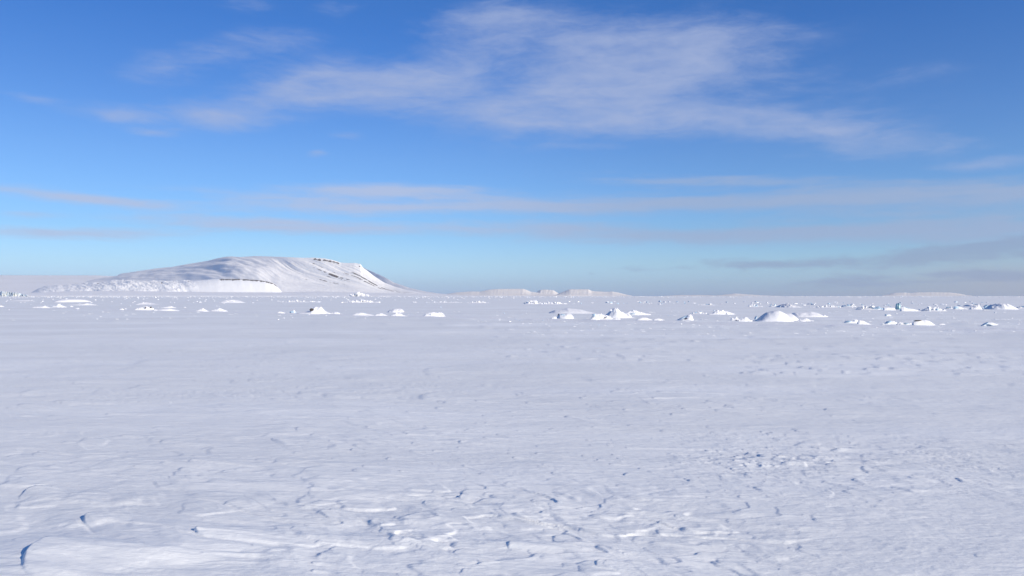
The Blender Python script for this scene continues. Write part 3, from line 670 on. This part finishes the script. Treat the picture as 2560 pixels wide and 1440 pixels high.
mound('snow_drift', 'low white drift cut by the left edge of the picture', SD, [(-14, 766.5), (-4, 763), (4, 763.5), (12, 766.5)], 767, seed=44)
mound('snow_drift', 'thin faint streak of drift far out near the left edge', SD, [(28, 752), (46, 750.8), (56, 750.2), (70, 752)], 753, seed=45, depth=26)
# --- right, near row
o = mound('ice_block', 'bluish curled slab with a bright upturned right tip', IB, [(2110, 806), (2114, 801), (2124, 801.5), (2132, 802), (2139, 797.5), (2144, 799), (2146, 806)], 807.5, seed=46, power=2.4, rough=.1, lump=5)
patch(o, 'shade_face', 2120, 803.5, 14, 4, M_SHADE_ICE, 'shaded blue face')
mound('snow_drift', 'rounded drift tapering right beside the bluish curled slab', SD, [(2142, 805), (2148, 800), (2156, 800.5), (2164, 804), (2172, 808), (2184, 811)], 811.5, seed=47, rough=.04)
o = mound('snow_mound', 'blue-shaded wedge of snow at the right, left of the dark-edged mound', SM, [(2205, 809), (2214, 804), (2224, 801), (2232, 801.5), (2240, 804), (2248, 810)], 811, seed=48, power=1.4, rough=.06)
patch(o, 'shade_face', 2220, 805, 14, 5, M_SHADE_ICE, rot=.35)
o = mound('snow_drift', 'low lumpy drift between the blue wedge and the dark-edged mound', SD, [(2240, 809), (2250, 804), (2258, 806), (2268, 807), (2276, 806.5), (2286, 811)], 812, seed=49, rough=.14, lump=7, ridge=.4)
patch(o, 'shade_face', 2264, 808.5, 14, 3, M_SHADE_ICE)
o = mound('snow_mound', 'smooth rounded mound with a dark edge on its upper left', SM, [(2280, 806), (2288, 800.5), (2300, 800), (2312, 799.2), (2322, 801), (2330, 806), (2338, 812)], 813.5, seed=50, power=1.8, rough=.03)
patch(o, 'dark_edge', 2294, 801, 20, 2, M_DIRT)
mound('snow_drift', 'faint low ripple just right of the dark-edged mound', SD, [(2343, 812), (2350, 808.5), (2358, 808), (2366, 811.5)], 812.5, seed=51)
o = mound('snow_mound', 'low triangular mound with blue left edges near the right end', SM, [(2450, 815), (2460, 810), (2470, 805.5), (2479, 805), (2488, 808), (2498, 812), (2508, 815)], 816, seed=52, power=1.3, rough=.08, ridge=.3)
patch(o, 'shade_face', 2462, 810, 20, 2.6, M_SHADE_ICE, rot=.45); patch(o, 'shade_face', 2472, 812.5, 14, 2, M_SHADE_ICE, rot=-.3)
o = mound('ice_block', 'small lone white block with blue left side behind the curled slab', IB, [(2211, 789.5), (2214, 785.5), (2218, 786), (2221, 784.8), (2226, 786), (2230, 790)], 790.5, seed=53, facet=True, rough=.08, nv=12, nu=14)
patch(o, 'shade_face', 2214, 787.5, 5, 4, M_SHADE_ICE)
# --- right, pressure ridge row
mound('snow_mound', 'bright dome of snow on the pressure ridge close to the right edge', SM, [(2468, 770), (2476, 766), (2484, 761.5), (2494, 758.8), (2506, 758.3), (2516, 760), (2526, 765), (2532, 768), (2538, 773)], 773.5, seed=54, power=2.6, rough=.08, lump=8, depth=5)
mound('snow_mound', 'knobbly white heap left of the bright ridge dome', SM, [(2424, 770), (2432, 766), (2438, 762), (2444, 760.5), (2448, 764), (2455, 772)], 773.5, seed=55, rough=.16, lump=6, ridge=.5)
mound('ice_slab', 'thin tilted slab of snow behind the knobbly white heap', 'ice slab', [(2414, 765), (2419, 761.5), (2426, 761.5), (2434, 764)], 766, seed=56, rough=.05, depth=5)
o = mound('ice_block', 'blue-shaded block with a long white ramp on its right', IB, [(2382, 771), (2385, 764.5), (2392, 764.5), (2400, 767), (2412, 770), (2424, 773)], 773, seed=57, rough=.07, facet=True, nu=20, nv=12)
patch(o, 'shade_face', 2389, 768.5, 12, 6, M_SHADE_ICE, 'shaded blue face')
rubble('ice_rubble', 'long jagged white rubble heap left of the blue block with the ramp', 'ice rubble', 2300, 2364, 765, 777.5, 46, 58, blue=4, shape=[(0, .4), (.3, 1), (.6, .8), (1, .3)])
s_ = mound('ice_slab', 'upright translucent blue-green ice slab standing on the ridge', 'ice slab', [(2239, 773), (2240, 763), (2242, 758.5), (2246, 757.3), (2250, 760), (2249, 768), (2251, 773)], 774, mat=M_GREENICE, seed=59, power=3.5, rough=.06, facet=True, nu=14, nv=12, depth=1.2)
mound('ice_slab', 'flat white slab lying left of the upright blue-green slab', 'ice slab', [(2206, 772), (2208, 768), (2222, 768.5), (2234, 769), (2239, 771), (2240, 774)], 775.5, seed=60, power=4, rough=.03, facet=True, nu=18, nv=12)
o = mound('snow_drift', 'ramp of snow with a blue diagonal edge right of the upright slab', SD, [(2250, 768), (2258, 765.5), (2268, 769), (2280, 771.5), (2292, 774), (2302, 777)], 778, seed=61, rough=.06)
patch(o, 'shade_face', 2266, 769, 22, 1.8, M_SHADE_ICE, rot=-.3)
rubble('ice_rubble', 'stacked broken slabs with blue undersides left of the flat white slab', 'ice rubble', 2144, 2206, 761.5, 774, 34, 62, blue=12)
mound('snow_mound', 'bright low heap of snow behind the largest mound, left end of the right ridge', SM, [(1944, 767.5), (1950, 763), (1958, 761), (1966, 758.5), (1974, 761), (1986, 763.5), (1998, 767)], 768.5, seed=63, rough=.16, lump=10, ridge=.5, depth=8)
rubble('ice_rubble', 'row of low white bars of rubble right of the bright low heap', 'ice rubble', 2042, 2100, 762, 768.5, 34, 64)
rubble('ice_rubble', 'small blue and white rubble between the low white bars and the stacked slabs', 'ice rubble', 2106, 2142, 758.5, 767, 22, 65, blue=7)
rubble('ice_rubble', 'little dark blue chips just left of the bright low heap', 'ice rubble', 1922, 1944, 759, 766.5, 12, 66, blue=7)
rubble('ice_rubble', 'short string of broken ice well left of the bright low heap', 'ice rubble', 1866, 1906, 760, 767, 18, 67, blue=6)
rubble('ice_rubble', 'small two-peaked rubble behind the low sharp-crested drift', 'ice rubble', 1744, 1792, 758.5, 763.5, 22, 68, blue=3)
rubble('ice_rubble', 'broken blue chips between the blue block with the ramp and the ridge dome', 'ice rubble', 2453, 2470, 763, 772, 12, 69, blue=8)
rubble('ice_rubble', 'low blue chips past the ridge dome at the right edge', 'ice rubble', 2540, 2580, 764, 772, 14, 70, blue=8)
rubble('ice_rubble', 'short blue chips between the long jagged heap and the blue block', 'ice rubble', 2362, 2384, 765, 772, 10, 71, blue=5)
# --- far ridge, centre and left
rubble('ice_rubble', 'bright knobbly ice pile on the far ridge above the whaleback drift', 'ice rubble', 1312, 1346, 748.8, 760, 34, 72, shape=[(0, .4), (.25, .7), (.4, 1), (.6, .7), (.85, .8), (1, .3)])
rubble('ice_rubble', 'chain of small white blocks trailing right from the bright knobbly pile', 'ice rubble', 1346, 1418, 754, 760.5, 60, 73)
rubble('ice_rubble', 'long white string of rubble on the far ridge above the rear flat-topped mound', 'ice rubble', 854, 952, 750, 757, 70, 74)
rubble('ice_rubble', 'small pale pair of blocks right of the long white string', 'ice rubble', 1030, 1042, 752, 756.5, 6, 75)
rubble('ice_rubble', 'two small white clusters left of the bright knobbly pile', 'ice rubble', 1166, 1222, 752, 757.5, 34, 76)
rubble('ice_rubble', 'scatter of low white blocks on the far ridge below the rock-rimmed summit', 'ice rubble', 700, 800, 750.5, 755.5, 44, 77)
rubble('ice_rubble', 'faint row of low blocks between the pale pair and the two small clusters', 'ice rubble', 1060, 1160, 753, 756.5, 30, 78)
# ice heap and ice cliff at the foot of the mountain
def far_pile(name, label, cat, px0, px1, ytop, d, n, seed, base_y=740, mat=None, size=1.0):
    r = np.random.default_rng(seed); W = (px1 - px0) / F * d; X0 = ((px0 + px1) / 2 - 1280) / F * d; hg = (base_y - ytop) / F * d; parts = []
    for i in range(n):
        x = r.uniform(-.5, .5); s = hg * r.uniform(.2, .42) * size
        v, f = chunk_geo(s * r.uniform(1, 1.8), s * r.uniform(1, 1.6), s * r.uniform(.8, 1.5), r, .3)
        v = v + [x * W, r.normal(0, .5) * hg, max(0, hg * (1 - abs(2 * x) ** 1.6) * r.uniform(.2, 1) - s * .5)]; parts.append((v, f))
    v, f = merge(parts); o = link(name, raw_mesh(name, v, f, False), mat or M_DRIFT, loc=(X0, d, (740 - base_y) / F * d)); tag(o, label, cat); return o
far_pile('ice_pile', 'heap of cream coloured broken ice on the shore below the mountain right shoulder', 'ice pile', 874, 920, 731, 6000, 90, 80, 739, size=1.7)
u = np.arange(-260, 72, 1.0); vv = np.linspace(0, 1, 16); U, V = np.meshgrid(u, vv)
topy = np.interp(u, [-260, 0, 10, 40, 60, 72], [724, 727, 727.5, 731, 734, 737.5])
Dg = 6050 + 60 * V + 70 * ridged(U * .09, V * .3, 501, 3) + 40 * gn(U * .3, V, 503); Zg = (740 - topy)[None, :] * V * Dg / F
Dg = np.vstack([Dg, Dg[-1:] + 900]); Zg = np.vstack([Zg, Zg[-1:] * .9]); Ug = np.vstack([U, U[-1:]])
o = link('ice_cliff', grid_mesh('ice_cliff', (Ug - 1280) / F * Dg, Dg, Zg, smooth=False), M_GLACIER)
tag(o, 'jagged glacier ice cliff, cream and blue, on the shore at the left edge', 'ice cliff')

# ------------------------------------------------------------------ scattered loose chunks: individuals, a few shapes copied
def protos(name, mats, n, seed):
    out = []
    for i in range(n):
        r = np.random.default_rng(seed + i); k = [chunk_geo(1.5, 1.0, .8, r, .25)]
        if i % 2: v, f = chunk_geo(.9, .7, .55, r, .3); k.append((v + [r.uniform(-.8, .8), .2, -.1], f))
        v, f = merge(k); me = raw_mesh(name, v, f, False); me.materials.append(mats[i % len(mats)]); out.append(me)
    return out
LM = [(-5, 765, 'the drift at the left edge'), (35, 732, 'the glacier ice cliff'), (105, 768, 'the ragged low drift'), (148, 763, 'the peaked mound at left'), (182, 751, 'the flat round-topped mound'), (205, 760, 'the long thin white lens'),
      (305, 773, 'the small round lump'), (360, 771, 'the heap with dark specks'), (366, 758, 'the faint low mound'), (418, 774, 'the long smooth drift'), (505, 774, 'the pointed mound with skirts'), (550, 774, 'the faint broad mound'),
      (580, 753, 'the lone far mound'), (620, 748, 'the dark-toothed bluff end'), (702, 781, 'the tiny pale drift'), (750, 753, 'the scatter of low blocks'), (795, 775, 'the holed white block'), (900, 754, 'the long white rubble string'), (900, 735, 'the shore ice heap'),
      (905, 785, 'the faint swell'), (950, 786, 'the low triangular drift'), (995, 780, 'the two overlapping mounds'), (1036, 754, 'the pale pair of blocks'), (1088, 786, 'the lone tapering mound'), (1110, 755, 'the faint row of blocks'), (1194, 755, 'the two small clusters'),
      (1330, 755, 'the bright knobbly pile'), (1382, 758, 'the chain of small blocks'), (1413, 790, 'the flat-topped slit block'), (1432, 777, 'the whaleback drift'), (1505, 791, 'the blocky lumpy heap'), (1538, 780, 'the pointed central mound'), (1592, 781, 'the arched drift'),
      (1613, 797, 'the lens-shaped drift'), (1715, 794, 'the white pyramid'), (1768, 761, 'the two-peaked rubble'), (1805, 780, 'the sharp-crested drift'), (1840, 797, 'the sharp white point'), (1865, 798, 'the peaked drift'), (1886, 764, 'the short broken string'),
      (1945, 790, 'the largest mound'), (1970, 764, 'the bright low heap'), (2015, 786, 'the long pale drift'), (2061, 789, 'the spiky white block'), (2070, 766, 'the low white bars'), (2125, 802, 'the curled bluish slab'), (2160, 806, 'the curled slab drift'),
      (2175, 768, 'the stacked broken slabs'), (2220, 788, 'the small lone block'), (2226, 806, 'the blue-shaded wedge'), (2222, 772, 'the flat white slab'), (2245, 765, 'the upright green slab'), (2310, 806, 'the dark-edged mound'), (2330, 771, 'the jagged rubble heap'),
      (2400, 769, 'the block with the ramp'), (2440, 767, 'the knobbly white heap'), (2480, 811, 'the low triangular right mound'), (2503, 766, 'the bright ridge dome')]
def where(px, py, used_):
    c = sorted(LM, key=lambda l: ((l[0] - px) / 2.5) ** 2 + ((l[1] - py) * 1.6) ** 2)[:5]; ph = ''
    for l in c:
        dx_, dy_ = px - l[0], py - l[1]
        a_ = 'left of' if dx_ < 0 else 'right of'; far_ = 'just ' if abs(dx_) < 28 else ('' if abs(dx_) < 90 else 'well ')
        b_ = ' and beyond ' if dy_ < -4 else (' and nearer than ' if dy_ > 4 else ' ')
        ph = far_.replace('well ', '') + a_ + (b_ if b_ != ' ' else ' ') + l[2]
        if ph not in used_: break
    return ph
def scatter(name, label, cat, group, mats, boxes, seed, hpx=(1.5, 3.5)):
    used_ = set()
    pr = protos(name, mats, 6, seed); r = np.random.default_rng(seed)
    for (x0, x1, y0, y1, n) in boxes:
        for _ in range(n):
            px = r.uniform(x0, x1); py = r.uniform(y0, y1); X, D = world_at(px, py); s = r.uniform(*hpx) / F * D
            ki = int(r.integers(6)); o = bpy.data.objects.new(name, pr[ki]); C.objects.link(o)
            o.location = (X, D, gz(X, D) + s * .12); o.scale = (s * r.uniform(1, 2.2), s * r.uniform(1, 1.6), s); o.rotation_euler = (0, 0, r.uniform(0, 6.28))
            hue = 'blue-grey' if pr[ki].materials[0] is M_SHADE_ICE else 'white'; form = 'double' if ki % 2 else 'single'
            ph = where(px, py, used_); lab = label % (form + ' ' + hue) + ' ' + ph; used_.add(ph)
            if len(lab.split()) > 16: lab = lab.replace('just ', '').replace('tiny ', '')
            tag(o, lab, cat, group)
scatter('ice_chunk', 'small %s ice chunk', 'ice chunk', 'loose chunks on the far right ridge', [M_DRIFT, M_DRIFT, M_SHADE_ICE],
        [(1420, 1740, 754, 761, 34), (1800, 2560, 755, 763, 52), (1990, 2460, 762, 770, 26)], 900)
scatter('snow_clod', 'low %s snow lump', 'snow clod', 'low white lumps on the far left plain', [M_DRIFT],
        [(0, 700, 744, 758, 60), (640, 1300, 744, 752, 34), (0, 560, 758, 775, 18)], 930, (1.0, 2.2))
scatter('snow_clod', 'tiny %s snow clod', 'snow clod', 'tiny clods among the nearer mounds', [M_DRIFT, M_DRIFT, M_SHADE_ICE],
        [(660, 1300, 766, 800, 20), (1300, 2560, 776, 815, 34), (1180, 1380, 797, 804, 14)], 960, (1.0, 2.2))

# ------------------------------------------------------------------ uncountable: crust flakes and the far line of rubble
def flakes(name, boxes, seed, mat, hmin, hmax, wmul):
    r = np.random.default_rng(seed); parts = []
    for (x0, x1, y0, y1, n) in boxes:
        for _ in range(n):
            px = r.uniform(x0, x1); py = r.uniform(y0, y1); X, D = world_at(px, py)
            h = r.uniform(hmin, hmax) * D / F; L = h * wmul * r.uniform(.6, 1.6); wd = h * 3
            # a wedge: steep end towards -x, tail downwind
            v = np.array([[-.12 * L, 0, h], [-.2 * L, -wd, -.02], [-.25 * L, wd, -.02], [.8 * L, -.25 * wd, -.02], [.4 * L, wd * .7, -.02], [.25 * L, 0, h * .75]])
            f = np.array([[0, 2, 1], [0, 1, 5], [1, 3, 5], [3, 4, 5], [5, 4, 2], [5, 2, 0]])
            a = WIND + r.normal(0, .25); ca, sa = math.cos(a), math.sin(a)
            v = np.stack([v[:, 0] * ca - v[:, 1] * sa, v[:, 0] * sa + v[:, 1] * ca, v[:, 2]], -1) + [X, D, gz(X, D)]
            parts.append((v, f))
    v, f = merge(parts); o = link(name, raw_mesh(name, v, f, False), mat); tag(o, kind='stuff'); return o
flakes('snow_crust', [(1300, 2560, 800, 840, 240), (0, 2560, 776, 800, 120)], 40, M_GROUND, .6, 1.5, 9)
r = np.random.default_rng(5); parts = []
for i in range(2600):
    px = r.uniform(-300, 2900); D = 2400 * math.exp(r.uniform(-.9, .75)); s = (D / F) * r.uniform(.25, 1.0) * (1.25 if r.random() < .1 else .8)
    v, f = chunk_geo(s * r.uniform(1.5, 5), s * 1.5, s, r, .15); parts.append((v + [(px - 1280) / F * D, D, s * .3], f))
v, f = merge(parts); tag(link('distant_rubble', raw_mesh('distant_rubble', v, f, False), M_DRIFT), kind='stuff')

# ------------------------------------------------------------------ vehicle track across the plain: two low pressed berms
A = np.array(world_at(0, 768)); B = np.array(world_at(2560, 829)); dv = (B - A) / np.linalg.norm(B - A); nrm = np.array([-dv[1], dv[0]])
ts = np.linspace(-120, np.linalg.norm(B - A) + 35, 900)
for k, off in enumerate((0.0, 3.0)):
    wob = .25 * gn(ts * .05, ts * 0 + k, 601) + off
    prof = [(-.30, -.06), (-.14, .06), (0, .08), (.14, .06), (.30, -.06)]
    X = np.zeros((len(ts), 5)); Y = X.copy(); Z = X.copy()
    for i, t in enumerate(ts):
        b0 = A + dv * t + nrm * wob[i]; g = gz(*b0)
        for j, (o_, h) in enumerate(prof):
            X[i, j], Y[i, j] = b0 + nrm * o_; Z[i, j] = g + h * (.6 + .5 * gn(t * .4, 3.0 * k, 603))
    tag(link('vehicle_track', grid_mesh('vehicle_track', X, Y, Z), M_DRIFT), kind='structure')

# ------------------------------------------------------------------ air
def box_mesh(name, x0, x1, y0, y1, z0, z1):
    me = bpy.data.meshes.new(name); v = [(x, y, z) for z in (z0, z1) for y in (y0, y1) for x in (x0, x1)]
    me.from_pydata(v, [], [(0, 2, 3, 1), (4, 5, 7, 6), (0, 1, 5, 4), (2, 6, 7, 3), (0, 4, 6, 2), (1, 3, 7, 5)]); return me
hm = bpy.data.materials.new('haze'); hm.use_nodes = True; ht = NT(hm.node_tree); ht.n.clear()
pv = ht.n.new('ShaderNodeVolumePrincipled'); pv.inputs['Color'].default_value = (.80, .88, 1.0, 1); pv.inputs['Density'].default_value = 0.9e-5
pv.inputs['Anisotropy'].default_value = 0.0
ho = ht.n.new('ShaderNodeOutputMaterial'); ht.l.new(pv.outputs[0], ho.inputs['Volume'])
hz = link('haze', box_mesh('haze', -56000, 56000, -56000, 56000, -85, 900), hm); tag(hz, kind='stuff')
